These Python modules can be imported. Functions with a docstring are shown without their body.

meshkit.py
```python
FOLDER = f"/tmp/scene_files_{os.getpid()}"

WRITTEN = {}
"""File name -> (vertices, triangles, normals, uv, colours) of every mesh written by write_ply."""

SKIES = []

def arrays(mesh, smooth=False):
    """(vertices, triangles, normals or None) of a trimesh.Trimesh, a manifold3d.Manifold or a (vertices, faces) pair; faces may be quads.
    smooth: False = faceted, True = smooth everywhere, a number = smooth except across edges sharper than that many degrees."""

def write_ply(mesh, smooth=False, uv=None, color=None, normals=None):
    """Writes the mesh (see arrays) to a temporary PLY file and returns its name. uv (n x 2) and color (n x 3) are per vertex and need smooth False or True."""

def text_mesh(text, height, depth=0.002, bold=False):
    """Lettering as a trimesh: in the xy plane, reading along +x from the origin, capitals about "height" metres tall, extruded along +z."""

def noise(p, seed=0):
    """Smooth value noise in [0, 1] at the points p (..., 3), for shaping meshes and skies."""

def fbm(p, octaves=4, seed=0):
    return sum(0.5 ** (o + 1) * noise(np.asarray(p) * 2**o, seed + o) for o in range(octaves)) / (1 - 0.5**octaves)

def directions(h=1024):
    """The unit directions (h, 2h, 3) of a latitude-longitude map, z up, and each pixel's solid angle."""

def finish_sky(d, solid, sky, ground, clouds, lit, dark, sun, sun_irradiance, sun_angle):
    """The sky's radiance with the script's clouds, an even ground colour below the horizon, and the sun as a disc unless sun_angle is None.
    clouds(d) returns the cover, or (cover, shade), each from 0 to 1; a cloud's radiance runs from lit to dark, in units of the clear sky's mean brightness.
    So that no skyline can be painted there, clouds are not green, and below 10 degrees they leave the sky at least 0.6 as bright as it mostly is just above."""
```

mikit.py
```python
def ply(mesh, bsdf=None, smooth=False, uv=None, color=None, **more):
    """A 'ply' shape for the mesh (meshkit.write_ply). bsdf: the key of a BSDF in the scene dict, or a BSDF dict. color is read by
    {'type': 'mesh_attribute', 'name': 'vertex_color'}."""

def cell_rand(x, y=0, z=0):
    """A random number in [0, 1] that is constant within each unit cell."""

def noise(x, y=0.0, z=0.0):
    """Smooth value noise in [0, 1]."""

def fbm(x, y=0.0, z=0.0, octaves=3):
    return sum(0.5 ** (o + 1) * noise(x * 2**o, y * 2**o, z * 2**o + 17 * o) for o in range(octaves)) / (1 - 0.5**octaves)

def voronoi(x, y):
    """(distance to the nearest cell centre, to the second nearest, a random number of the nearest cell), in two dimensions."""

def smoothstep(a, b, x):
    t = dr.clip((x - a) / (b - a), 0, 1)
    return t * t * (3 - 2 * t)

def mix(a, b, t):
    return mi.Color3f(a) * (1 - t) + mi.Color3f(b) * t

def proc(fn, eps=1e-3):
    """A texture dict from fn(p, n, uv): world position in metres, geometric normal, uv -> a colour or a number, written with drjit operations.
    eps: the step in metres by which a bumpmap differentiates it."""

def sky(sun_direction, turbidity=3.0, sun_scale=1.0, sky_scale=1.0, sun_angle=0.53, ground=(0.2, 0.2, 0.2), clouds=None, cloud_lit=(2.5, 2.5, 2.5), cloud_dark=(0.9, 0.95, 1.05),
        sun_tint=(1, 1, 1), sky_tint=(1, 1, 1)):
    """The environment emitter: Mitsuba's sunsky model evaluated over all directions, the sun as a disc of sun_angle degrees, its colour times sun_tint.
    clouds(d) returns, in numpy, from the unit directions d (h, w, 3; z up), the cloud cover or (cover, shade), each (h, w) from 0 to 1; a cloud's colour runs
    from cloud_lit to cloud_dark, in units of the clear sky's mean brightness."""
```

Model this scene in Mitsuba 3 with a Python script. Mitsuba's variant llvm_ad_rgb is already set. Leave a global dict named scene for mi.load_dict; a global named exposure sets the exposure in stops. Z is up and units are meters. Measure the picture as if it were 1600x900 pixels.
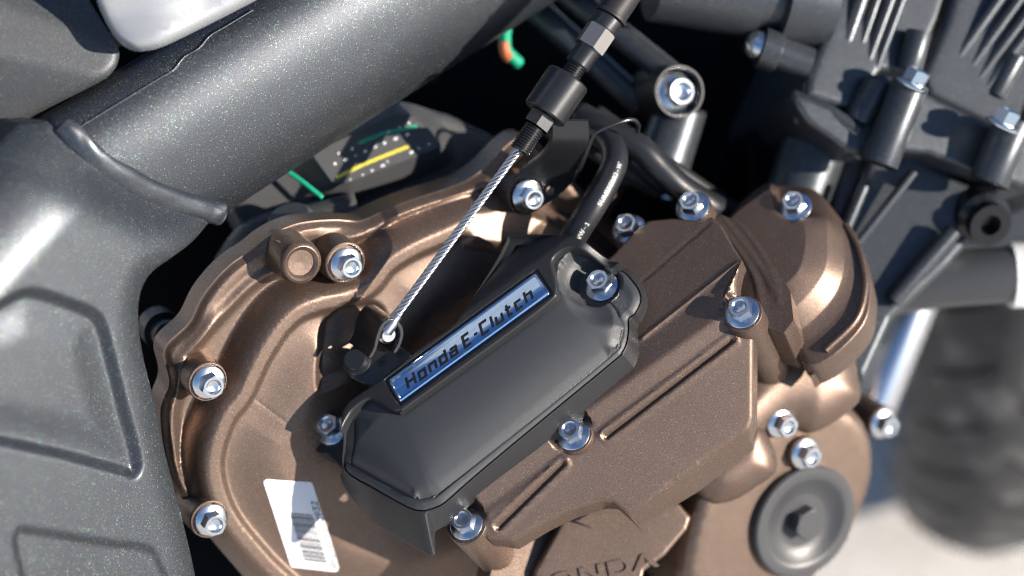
import math, random
import numpy as np, trimesh, shapely
import drjit as dr
import mitsuba as mi
import mikit, meshkit
from mikit import proc, noise, fbm, voronoi, cell_rand, smoothstep, mix
from scipy.spatial import Delaunay, cKDTree
from shapely.geometry import Polygon, LineString, Point

# ------------------------------------------------------------------ camera, sky, exposure
# Modelling space: millimetres, x right, y up, z towards the photographer; it is the world turned by the camera's downward pitch.
D, FPX, PITCH, HEIGHT = 830.0, 3088.0, math.radians(44), 0.62
VX = np.array([1.0, 0, 0]); VY = np.array([0, math.sin(PITCH), math.cos(PITCH)]); VZ = np.array([0, -math.cos(PITCH), math.sin(PITCH)])
ORIGIN = np.array([0, 0, HEIGHT])
def W(p):
    p = np.asarray(p, float) / 1000.0
    return ORIGIN + p[..., :1] * VX + p[..., 1:2] * VY + p[..., 2:3] * VZ
exposure = 2.2
sun_v = np.array([0.84, 0.0, 0.54])
sun_w = sun_v[0] * VX + sun_v[1] * VY + sun_v[2] * VZ
scene, labels = {}, {}
T4 = mi.ScalarTransform4f
scene['camera'] = {'type': 'thinlens', 'fov': math.degrees(2 * math.atan(800 / FPX)), 'fov_axis': 'x', 'aperture_radius': 0.0115, 'focus_distance': D / 1000.0,
                   'near_clip': 0.05, 'far_clip': 500.0,
                   'to_world': T4().look_at(origin=W([0, 0, D]).tolist(), target=W([0, 0, 0]).tolist(), up=[0, 0, 1])}
def cloud(d):
    n = meshkit.fbm(d * np.array([2.2, 2.2, 5.0]) + 3.7, octaves=4, seed=5)
    return np.clip((n - 0.56) / 0.16, 0, 0.8)
scene['sky'] = mikit.sky(sun_w.tolist(), turbidity=3.0, sun_scale=1.8, sky_scale=0.8, sky_tint=(0.74, 0.92, 1.26), sun_tint=(0.82, 0.98, 1.45), ground=(0.28, 0.27, 0.25), clouds=cloud)

# ------------------------------------------------------------------ materials
def flakes(base, glint, size, rare, tint=0.25, spread=0.5):
    """metallic paint: small cells of slightly different tone and hue, a few bright coloured flakes"""
    b = [float(x) for x in base]
    def fn(p, n, uv):
        q = p * (1000.0 / size)
        r = cell_rand(q.x, q.y, q.z)
        r2 = cell_rand(q.x + 31.7, q.y + 11.3, q.z + 5.1)
        r3 = cell_rand(q.x + 71.7, q.y + 3.3, q.z + 55.1)
        cloudy = 0.90 + 0.20 * fbm(p.x * 40, p.y * 40, p.z * 40)
        g = smoothstep(1.0 - rare, 1.0 - rare * 0.4, r2) * glint
        def ch(c, j): return b[c] * cloudy * (1.0 + spread * (2 * r - 1) + spread * tint * (2 * j - 1)) + g * (1 - tint + 2 * tint * j)
        return mi.Color3f(ch(0, r3), ch(1, r2), ch(2, 1 - r3))
    return proc(fn)
def mat(name, **kw):
    scene[name] = {'type': 'twosided', 'bsdf': {'type': 'principled', **kw}}
    return name
def rgb(*c): return {'type': 'rgb', 'value': list(c)}
def bumped(name, fn, height, eps=2e-4, **kw):
    def f2(p, n, uv): return fn(p) * height
    scene[name] = {'type': 'twosided', 'bsdf': {'type': 'bumpmap', 'arbitrary': proc(f2, eps), 'scale': 1.0, 'nested': {'type': 'principled', **kw}}}
    return name
mat('m_bronze', base_color=flakes((0.168, 0.119, 0.094), 0.17, 0.26, 0.025, 0.3, 0.32), metallic=0.76, roughness=0.43, specular=0.5)
mat('m_frame', base_color=flakes((0.041, 0.048, 0.059), 0.20, 0.28, 0.025, 0.6, 0.60), metallic=0.7, roughness=0.42, specular=0.5, clearcoat=0.8, clearcoat_gloss=0.75)
mat('m_fairing', base_color=flakes((0.062, 0.067, 0.074), 0.12, 0.26, 0.04, 0.3, 0.35), metallic=0.35, roughness=0.5)
mat('m_silver', base_color=rgb(0.34, 0.36, 0.38), metallic=0.35, roughness=0.35)
mat('m_black_satin', base_color=rgb(0.018, 0.019, 0.021), roughness=0.42, specular=0.45)
mat('m_black_gloss', base_color=rgb(0.010, 0.011, 0.013), roughness=0.16, specular=0.5)
mat('m_black_matte', base_color=rgb(0.012, 0.012, 0.013), roughness=0.6, specular=0.3)
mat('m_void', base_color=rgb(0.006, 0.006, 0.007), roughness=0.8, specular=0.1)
mat('m_rubber', base_color=rgb(0.020, 0.020, 0.022), roughness=0.5, specular=0.4)
bumped('m_black_grain', lambda p: noise(p.x * 2800, p.y * 2800, p.z * 2800), 0.000035, 1.0e-4,
       base_color=rgb(0.030, 0.033, 0.037), roughness=0.60, specular=1.0)
mat('m_zinc', base_color=rgb(0.72, 0.76, 0.79), metallic=1.0, roughness=0.24)
mat('m_steel', base_color=rgb(0.62, 0.63, 0.65), metallic=1.0, roughness=0.30)
mat('m_chrome', base_color=rgb(0.62, 0.79, 1.0), metallic=1.0, roughness=0.05)
mat('m_fork', base_color=rgb(0.8, 0.82, 0.85), metallic=1.0, roughness=0.18)
mat('m_block', base_color=flakes((0.066, 0.075, 0.085), 0.08, 0.5, 0.03, 0.2, 0.25), metallic=0.6, roughness=0.36)
mat('m_cap', base_color=rgb(0.042, 0.044, 0.048), roughness=0.42, specular=0.6)
mat('m_hose', base_color=rgb(0.050, 0.054, 0.060), roughness=0.42, specular=0.5)
mat('m_white_print', base_color=rgb(0.75, 0.75, 0.75), roughness=0.5)
mat('m_label', base_color=rgb(0.80, 0.82, 0.86), roughness=0.45, specular=0.4)
mat('m_ink', base_color=rgb(0.03, 0.03, 0.035), roughness=0.5)
mat('m_green', base_color=rgb(0.0, 0.30, 0.17), roughness=0.6)
mat('m_yellow', base_color=rgb(0.55, 0.48, 0.03), roughness=0.6)
mat('m_clamp', base_color=rgb(0.80, 0.81, 0.80), roughness=0.4)
mat('m_weld', base_color=flakes((0.062, 0.071, 0.085), 0.16, 0.22, 0.025, 0.5, 0.4), metallic=0.75, roughness=0.30, clearcoat=0.8, clearcoat_gloss=0.8)
mat('m_coat', base_color=rgb(0.009, 0.010, 0.012), roughness=0.30, specular=0.5, clearcoat=1.0, clearcoat_gloss=0.9)
mat('m_cover', base_color=rgb(0.048, 0.050, 0.053), roughness=0.5, specular=0.4)
mat('m_nut', base_color=rgb(0.35, 0.34, 0.33), metallic=0.9, roughness=0.35)
mat('m_sheath', base_color=rgb(0.014, 0.015, 0.018), roughness=0.36, specular=0.5)
mat('m_bronze_light', base_color=rgb(0.55, 0.5, 0.45), metallic=0.8, roughness=0.3)
mat('m_letter', base_color=rgb(0.010, 0.010, 0.012), roughness=0.35)
mat('m_orange', base_color=rgb(0.45, 0.13, 0.05), roughness=0.4)
def tyre_fn(p, n, uv):
    a = fbm(p.x * 45, p.y * 45, p.z * 45, 3)
    return mix((0.040, 0.041, 0.043), (0.15, 0.15, 0.145), smoothstep(0.48, 0.78, a))
mat('m_tyre', base_color=proc(tyre_fn), roughness=0.6)
mat('m_rim', base_color=rgb(0.16, 0.12, 0.09), metallic=0.5, roughness=0.45)
def concrete(p, n, uv):
    a = fbm(p.x * 14, p.y * 14, 0.5, 4); b = noise(p.x * 180, p.y * 180, 0.0)
    return mix((0.52, 0.50, 0.46), (0.70, 0.675, 0.63), smoothstep(0.25, 0.75, 0.7 * a + 0.3 * b))
mat('m_ground', base_color=proc(concrete), roughness=0.9, specular=0.2)

# ------------------------------------------------------------------ helpers
def px(x, y, z):
    s = (D - z) / FPX
    return np.array([(x - 800) * s, (450 - y) * s, z], float)
def unit(v): v = np.asarray(v, float); return v / np.linalg.norm(v)
class Frame:
    """a plane of the engine: normal n, a along the direction adir, b = n x a; origin where pixel (x, y) lies at depth z"""
    def __init__(s, n, adir, at):
        s.n = unit(n); s.a = unit(np.asarray(adir, float) - np.dot(adir, s.n) * s.n); s.b = np.cross(s.n, s.a); s.o = px(*at)
    def p2(s, pts, h=0.0):
        pts = np.atleast_2d(np.asarray(pts, float)); h = np.broadcast_to(h, len(pts))
        cam = np.array([0, 0, D]); d = np.stack([(pts[:, 0] - 800) / FPX, (450 - pts[:, 1]) / FPX, -np.ones(len(pts))], 1)
        t = ((s.o - cam) @ s.n + h) / (d @ s.n)
        q = cam + d * t[:, None] - s.o
        return np.stack([q @ s.a, q @ s.b], 1)
    def p3(s, ab, h=0.0):
        ab = np.atleast_2d(ab); h = np.broadcast_to(h, len(ab))
        return s.o + ab[:, :1] * s.a + ab[:, 1:2] * s.b + h[:, None] * s.n
    def at(s, x, y, h=0.0): return s.p3(s.p2([(x, y)], h), h)[0]
def sstep(a, b, x):
    t = np.clip((x - a) / (b - a), 0, 1); return t * t * (3 - 2 * t)
def smin(a, b, k): h = np.clip(0.5 + 0.5 * (b - a) / k, 0, 1); return b * (1 - h) + a * h - k * h * (1 - h)
def smax(a, b, k): return -smin(-a, -b, k)
def dline(P, line, closed=False):
    L = np.asarray(line, float)
    if closed: L = np.vstack([L, L[:1]])
    best = np.full(len(P), 1e9)
    for p, q in zip(L[:-1], L[1:]):
        e = q - p; t = np.clip(((P - p) @ e) / max(e @ e, 1e-9), 0, 1)
        best = np.minimum(best, np.hypot(*(P - p - t[:, None] * e).T))
    return best
def sdist(P, poly):
    """signed distance to the outline, positive inside"""
    d = dline(P, poly, True)
    return np.where(shapely.contains_xy(Polygon(poly), P[:, 0], P[:, 1]), d, -d)
def curve(pts, n=8, closed=False):
    """Catmull-Rom through the points"""
    P = np.asarray(pts, float); N = len(P); out = []
    idx = range(N if closed else N - 1)
    for i in idx:
        p0 = P[(i - 1) % N] if closed or i > 0 else 2 * P[0] - P[1]
        p1, p2 = P[i], P[(i + 1) % N]
        p3 = P[(i + 2) % N] if closed or i + 2 < N else 2 * P[-1] - P[-2]
        for t in np.arange(n) / n:
            out.append(0.5 * ((2 * p1) + (-p0 + p2) * t + (2 * p0 - 5 * p1 + 4 * p2 - p3) * t * t + (-p0 + 3 * p1 - 3 * p2 + p3) * t ** 3))
    if not closed: out.append(P[-1])
    return np.array(out)
def sample(line, step):
    n = max(int(math.ceil(line.length / step)), 3)
    return np.array([line.interpolate(i / n, normalized=True).coords[0] for i in range(n)])
def smoothed(A, sigma, closed=True, n=400):
    from scipy.ndimage import gaussian_filter1d
    L = LineString(np.vstack([A, A[:1]]) if closed else A); k = max(int(L.length / 0.8), 20)
    q = np.array([L.interpolate(i / k, normalized=True).coords[0] for i in range(k if closed else k + 1)])
    return gaussian_filter1d(q, sigma / 0.8, axis=0, mode='wrap' if closed else 'nearest')
def relief(fr, poly, hf, base, step=0.8, rings=(), grid=1.5, lines=(), holes=()):
    """solid standing in the frame: top surface h = hf(points) over the outline, walls down to base (a height or a function)"""
    P = Polygon(poly, [h for h in holes])
    if not P.is_valid: P = P.buffer(0)
    if P.geom_type != 'Polygon': P = max(P.geoms, key=lambda g: g.area)
    pts = [sample(LineString(r.coords), step) for r in [P.exterior, *P.interiors]]
    def add_geo(g):
        if g.is_empty: return
        for k in getattr(g, 'geoms', [g]):
            if k.geom_type == 'Polygon':
                for r in [k.exterior, *k.interiors]: pts.append(sample(LineString(r.coords), step))
            elif k.length > step: pts.append(sample(k, step))
    for d in rings: add_geo(P.buffer(-d))
    for ln, offs in lines:
        for o in offs:
            g = LineString(ln)
            B = g.buffer(o) if o else None
            for r in ([g] if o == 0 else [LineString(k.coords) for k in [B.exterior, *B.interiors]]):
                q = sample(r, step); pts.append(q[shapely.contains_xy(P.buffer(-0.35), q[:, 0], q[:, 1])])
    core = np.vstack(pts)
    x0, y0, x1, y1 = P.bounds
    gx, gy = np.meshgrid(np.arange(x0, x1, grid), np.arange(y0, y1, grid)); gx[1::2] += grid / 2
    g = np.stack([gx.ravel(), gy.ravel()], 1)
    g = g[shapely.contains_xy(P.buffer(-grid * 0.5), g[:, 0], g[:, 1])]
    if len(g): g = g[cKDTree(core).query(g)[0] > grid * 0.55]
    key = np.round(core / 0.12).astype(int); _, first = np.unique(key, axis=0, return_index=True)
    A = np.vstack([core[np.sort(first)], g])
    tri = Delaunay(A).simplices
    c = A[tri].mean(1); tri = tri[shapely.contains_xy(P, c[:, 0], c[:, 1])]
    u, v, w = A[tri[:, 0]], A[tri[:, 1]], A[tri[:, 2]]
    area = (v - u)[:, 0] * (w - u)[:, 1] - (v - u)[:, 1] * (w - u)[:, 0]
    tri = tri[np.abs(area) > 1e-4]; area = area[np.abs(area) > 1e-4]
    tri[area < 0] = tri[area < 0][:, ::-1]
    h = hf(A); V = fr.p3(A, h)
    e = np.vstack([tri[:, [0, 1]], tri[:, [1, 2]], tri[:, [2, 0]]]); s = np.sort(e, 1)
    _, inv, cnt = np.unique(s, axis=0, return_inverse=True, return_counts=True)
    be = e[cnt[inv.ravel()] == 1]
    bv = np.unique(be); top = {i: k for k, i in enumerate(bv)}
    hb = base(A[bv]) if callable(base) else np.full(len(bv), float(base))
    n0 = len(V); VT = V[bv]; VB = fr.p3(A[bv], hb)
    i = np.array([top[k] for k in be[:, 0]]); j = np.array([top[k] for k in be[:, 1]]); m = len(bv)
    side = np.vstack([np.stack([n0 + j, n0 + i, n0 + m + i], 1), np.stack([n0 + j, n0 + m + i, n0 + m + j], 1)]) if base is not None else np.zeros((0, 3), int)
    return trimesh.Trimesh(np.vstack([V, VT, VB]), np.vstack([tri, side]), process=False)
def slab(fr, poly, h0, h1, r=0.8, step=0.8, grid=4.0, holes=()):
    """flat-topped piece with rounded edge"""
    poly = np.asarray(poly)
    hl = [np.asarray(h) for h in holes]
    def hf(P):
        d = dline(P, poly, True)
        for q in hl: d = np.minimum(d, dline(P, q, True))
        t = np.clip(d / r, 0, 1); return h1 - r * (1 - np.sqrt(np.clip(1 - (1 - t) ** 2, 0, 1)))
    return relief(fr, poly, hf, h0, step, rings=[r * k for k in (0.06, 0.2, 0.42, 0.7, 1.0)], grid=grid, holes=holes)
def loft(rows, closed=True, caps=False):
    R = [np.asarray(r, float) for r in rows]; n = len(R[0]); V = np.vstack(R); F = []
    for k in range(len(R) - 1):
        for i in range(n if closed else n - 1):
            j = (i + 1) % n; F += [[k * n + i, k * n + j, (k + 1) * n + j], [k * n + i, (k + 1) * n + j, (k + 1) * n + i]]
    if caps:
        for k in (0, len(R) - 1):
            c = len(V); V = np.vstack([V, R[k].mean(0)])
            for i in range(n): F.append([k * n + (i + 1) % n, k * n + i, c] if k == 0 else [k * n + i, k * n + (i + 1) % n, c])
    return trimesh.Trimesh(V, np.array(F), process=False)
def basis(n):
    n = unit(n); a = unit(np.cross(n, [0, 0, 1] if abs(n[2]) < 0.9 else [0, 1, 0])); return a, np.cross(n, a), n
def tube(pts, r, sides=16, caps=True, n=8, smooth=True):
    P = curve(pts, n) if smooth and len(pts) > 2 else np.asarray(pts, float)
    if not np.isscalar(r): r = np.interp(np.linspace(0, 1, len(P)), np.linspace(0, 1, len(r)), r)
    r = np.broadcast_to(r, len(P)); t = np.gradient(P, axis=0); t /= np.linalg.norm(t, axis=1, keepdims=True)
    a = basis(t[0])[0]; rows = []
    for p, tt, rr in zip(P, t, r):
        a = unit(a - (a @ tt) * tt); b = np.cross(tt, a); ang = np.arange(sides) * 2 * np.pi / sides
        rows.append(p + rr * (np.cos(ang)[:, None] * a + np.sin(ang)[:, None] * b))
    return loft(rows, True, caps)
def lathe(o, axis, prof, sides=40, ref=None):
    """prof: (radius, height along the axis) from the foot to the tip"""
    a, b, n = basis(axis)
    if ref is not None: a = unit(np.asarray(ref, float) - np.dot(ref, n) * n); b = np.cross(n, a)
    ang = np.arange(sides) * 2 * np.pi / sides; c = np.cos(ang)[:, None] * a + np.sin(ang)[:, None] * b
    return loft([o + max(r, 1e-3) * c + h * n for r, h in prof], True)
def hexa(o, axis, af, h0, h1, ref=None, turn=0.0, cham=0.6, dish=None):
    """hexagon with chamfered corners and an optional dish (radius, depth) in its top"""
    a, b, n = basis(axis)
    if ref is not None: a = unit(np.asarray(ref, float) - np.dot(ref, n) * n); b = np.cross(n, a)
    R = af / math.sqrt(3); k = 36; ang = np.arange(k) * 2 * np.pi / k
    hexr = (af / 2) / np.cos((ang % (np.pi / 3)) - np.pi / 6)
    def ring(r, h): return o + np.broadcast_to(r, k)[:, None] * (np.cos(ang + turn)[:, None] * a + np.sin(ang + turn)[:, None] * b) + np.broadcast_to(h, k)[:, None] * n
    rr = af / 2 * 0.97
    hcut = h1 - np.clip((hexr - rr) * 0.58, 0, None)
    rows = [ring(hexr, h0), ring(hexr, hcut), ring(rr, h1)]
    if dish: rows += [ring(dish[0] * 1.12, h1), ring(dish[0], h1 - 0.25), ring(dish[0] * 0.8, h1 - dish[1] * 0.8), ring(dish[0] * 0.35, h1 - dish[1]), ring(1e-3, h1 - dish[1] * 1.02)]
    else: rows += [ring(1e-3, h1)]
    return loft(rows)
cat = trimesh.util.concatenate
def put(key, mesh, m, smooth=35, label=None, **kw):
    """one mesh = one entry of the scene; the vertices go from modelling space to the world"""
    base, k = key, 0
    while key in scene: k += 1; key = f'{base}_{k:03d}'
    mesh = trimesh.Trimesh(W(mesh.vertices), mesh.faces, process=False)
    scene[key] = mikit.ply(mesh, m, smooth=smooth, **kw)
    if label: labels[key] = {'label': label}
    return key
labels['motorcycle'] = {'label': 'motorcycle with bronze engine covers and dark metallic frame, standing in sun on pale concrete', 'category': 'motorcycle'}
M = 'motorcycle__'
NE, NC = unit((-0.30, 0.43, 0.85)), unit((0.45, -0.27, 0.85))
FE = Frame(NE, (0.82, 0.57, 0), (770, 600, 5))        # plane of the actuator cover
FC = Frame(NC, (1, 0, 0), (400, 600, -14))              # plane of the clutch cover
FV = Frame((0, 0, 1), (1, 0, 0), (800, 450, 0))       # plane that faces the photographer
def bolt_mesh(o, axis, s=1.0, turn=0.3, head=7.0):
    fl = lathe(o, axis, [(0.1 * s, -0.5), (7.1 * s, -0.5), (7.3 * s, 0.0), (7.3 * s, 0.5 * s), (6.9 * s, 0.9 * s), (5.3 * s, 1.5 * s), (4.0 * s, 1.9 * s)], 40)
    return cat([fl, hexa(o, axis, 8.9 * s, 1.2 * s, head * s, turn=turn, dish=(3.0 * s, 1.7 * s))])
rnd = random.Random(4)
def bolt(key, fr, x, y, h, s=1.0, label=None):
    return put(key, bolt_mesh(fr.at(x, y, h), fr.n, s, rnd.uniform(0, 1.04)), 'm_zinc', 30, label)

# ------------------------------------------------------------------ ground
g = trimesh.Trimesh([[-60, -60, 0], [60, -60, 0], [60, 60, 0], [-60, 60, 0]], [[0, 1, 2], [0, 2, 3]])
scene['ground'] = mikit.ply(g, 'm_ground'); labels['ground'] = {'label': 'pale sunlit concrete ground under the motorcycle', 'category': 'ground', 'kind': 'structure'}

# ------------------------------------------------------------------ clutch cover
def fc(pts, h): return FC.p2(pts, h)
C_OUT = curve(fc([(258,700),(254,640),(268,600),(258,556),(270,535),(300,508),(318,470),(345,435),(372,410),(395,396),(425,372),(470,352),(530,346),(565,349),(595,335),(640,316),(700,297),(735,284),(762,266),(778,250),(800,228),(830,214),(870,250),(905,290),(950,330),(990,390),(1000,460),(960,560),(900,700),(800,860),(720,960),(560,990),(440,960),(380,900),(330,842),(295,795),(270,748)], -12), 4, True); C_OUT = smoothed(C_OUT, 2.2)
C_RING = curve(fc([(372,616),(348,645),(330,690),(323,730),(330,775),(350,820),(385,865),(430,912),(500,960),(640,980),(800,900),(900,700),(1000,500),(960,410),(880,362),(815,335),(745,337),(690,360),(640,382),(598,410),(578,438),(545,455),(500,464),(460,480),(428,512),(398,560)], 0), 4, True); C_RING = smoothed(C_RING, 2.5)
POCKET = curve(fc([(491,606),(489,570),(500,510),(514,488),(545,470),(600,480),(600,560),(540,590),(508,606)], -2), 5, True)
FACET = fc([(728,352),(745,338),(800,332),(845,345),(812,385),(735,378)], 0)
SCRIBE = fc([(396,622),(420,640),(462,672)], 0)
LIPUP = curve(fc([(300,812),(280,750),(271,700),(270,645),(282,590),(296,560),(312,540),(350,497),(400,446),(440,425),(500,395),(547,376),(580,364),(612,343),(650,327),(712,308),(760,294),(800,275)], -8), 4); LIPUP = smoothed(LIPUP, 4.0, False)
def clutch_h(P):
    d, r = sdist(P, C_OUT), sdist(P, C_RING)
    lip = -13 + 3.2 * np.exp(-(dline(P, LIPUP) / 3.2) ** 2) - 2.0 * sstep(5, 11, d)
    lip = lip - 3.5 * (1 - sstep(0, 3.0, d))
    inside = -0.02 * np.clip(r, 0, 60) - 2.2 * sstep(5.5, 9.5, r) + 4.5 * sstep(8, 34, r)
    ring = np.where(r > -9, -16 + 16 * np.sqrt(sstep(-8.5, 1.5, r)), -16) + inside
    h = smax(lip, ring, 2.2)
    p = sdist(P, POCKET); h = h - 4.0 * sstep(-0.5, 4.5, p)
    f = sdist(P, FACET); w = sstep(-4.0, 2.0, f); y = P[:, 1] - FACET[:, 1].mean()
    h = h * (1 - w) + w * (0.6 - 0.22 * y)
    h = h - 0.12 * np.exp(-(dline(P, SCRIBE) / 0.45) ** 2)
    return h
clutch = relief(FC, C_OUT, clutch_h, -30, 0.9, rings=(0.4, 0.9, 1.6, 2.6, 3.8, 5.2, 7.0), grid=0.95, lines=[(np.vstack([C_RING, C_RING[:1]]), (0, 1.2, 2.4, 4, 6)), (LIPUP, (0, 1, 2)), (SCRIBE, (0, 0.3))])
def boss(fr, x, y, h, r, depth, rec=0.0, rin=0.0):
    o = fr.at(x, y, h); pr = [(r + 1.6, -depth), (r + 0.5, -depth + 3), (r, -1.2), (r - 0.35, -0.3), (r - 0.9, 0)]
    if rin: pr += [(rin + 0.3, 0), (rin, -0.4), (rin, -rec), (1e-3, -rec)]
    else: pr += [(1e-3, 0)]
    return lathe(o, fr.n, pr, 48)
plug = lathe(FC.at(472, 412, 4), NC, [(10.5, -24), (9.6, -4), (9.3, -1.5), (8.2, -0.2), (7.4, 0), (6.4, -0.6), (5.6, -1.6), (1e-3, -1.9)], 48)
clutch = cat([clutch, boss(FC, 540, 411, 2.5, 9.4, 24, 2.4, 8.1), boss(FC, 823, 305, 0, 9.4, 18, 2.0, 8.1), boss(FC, 325, 597, 0.5, 8.8, 22, 1.5, 7.9), boss(FC, 328, 812, 0.5, 8.8, 22, 1.5, 7.9), plug])
put(M + 'clutch_cover', clutch, 'm_bronze', 40, 'round bronze clutch cover with ribs behind the black actuator')
CB = M + 'clutch_cover__bolt'
for k, (x, y, h) in enumerate([(541, 412, 0.5), (824, 306, 4.5), (326, 597, -0.6), (329, 812, -0.6)]): bolt(CB, FC, x, y, h)
# cast letter on the plug's side
o = FC.at(440, 388, -2)
def letters(text, height, depth, o, u, v, bold=False, wide=1.0, shear=0.0):
    m = meshkit.text_mesh(text, height, depth, bold); p = m.vertices; w = unit(np.cross(u, v))
    return trimesh.Trimesh(o + ((p[:, :1] * wide + shear * p[:, 1:2]) * unit(u) + p[:, 1:2] * unit(v) + p[:, 2:3] * w), m.faces, process=False)
pdir = np.array([-0.35, 0.75, 0.55]); pdir = unit(pdir - (pdir @ NC) * NC)
po = FC.at(472, 412, 4) - NC * 13 + pdir * 9.35
pu = unit(np.cross(pdir, NC)) * -1
put(M + 'clutch_cover__casting_letter', letters('N', 4.0, 0.45, po - pu * 1.6, pu, np.cross(pdir, pu), True), 'm_bronze_light', False)
# barcode label on the cover's face
def surf(pts, lift=0.0, n=4):
    q = fc(pts, 0.0)
    for _ in range(n): q = fc(pts, clutch_h(q) + lift)
    return q
LQ = surf([(455, 886), (409, 747), (487, 753), (531, 894)])      # corners: foot left, head left, head right, foot right
def lab(u, v):
    """label coordinates: u from its left long side to the right one, v from foot to head"""
    u, v = np.asarray(u)[..., None], np.asarray(v)[..., None]
    return (LQ[0] * (1 - u) + LQ[3] * u) * (1 - v) + (LQ[1] * (1 - u) + LQ[2] * u) * v
lp = Polygon([tuple(x) for x in LQ]).buffer(-1.6).buffer(1.6)
lift = lambda k: (lambda P: clutch_h(P) + k)
put(M + 'barcode_label', relief(FC, np.array(lp.exterior.coords)[:-1], lift(0.30), lambda P: clutch_h(P) - 0.2, 0.8, grid=1.3), 'm_label', 40, 'white barcode label on the bronze clutch cover')
r2 = random.Random(11); v = 0.10; bars = []
while v < 0.64:
    w = r2.choice([0.011, 0.011, 0.018, 0.026])
    q = lab(np.array([0.31, 0.79, 0.79, 0.31]), np.array([v, v, v + w, v + w]) + np.array([0, 0.0, 0.0, 0]))
    bars.append(relief(FC, q, lift(0.50), lambda P: clutch_h(P) + 0.2, 1.0, grid=1.3)); v += w + r2.choice([0.009, 0.009, 0.014])
for b in bars[::1]: pass
put(M + 'barcode_label__barcode', cat(bars), 'm_ink', False)
t = meshkit.text_mesh('RH15E-6010932', 1.0, 0.02, True); p = t.vertices; k = 0.76 / p[:, 0].max()
uv = lab(0.975 - p[:, 1] * 0.14, 0.035 + p[:, 0] * k)
put(M + 'barcode_label__serial_number', trimesh.Trimesh(FC.p3(uv, clutch_h(uv) + 0.48 + p[:, 2]), t.faces, process=False), 'm_ink', False)

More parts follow.
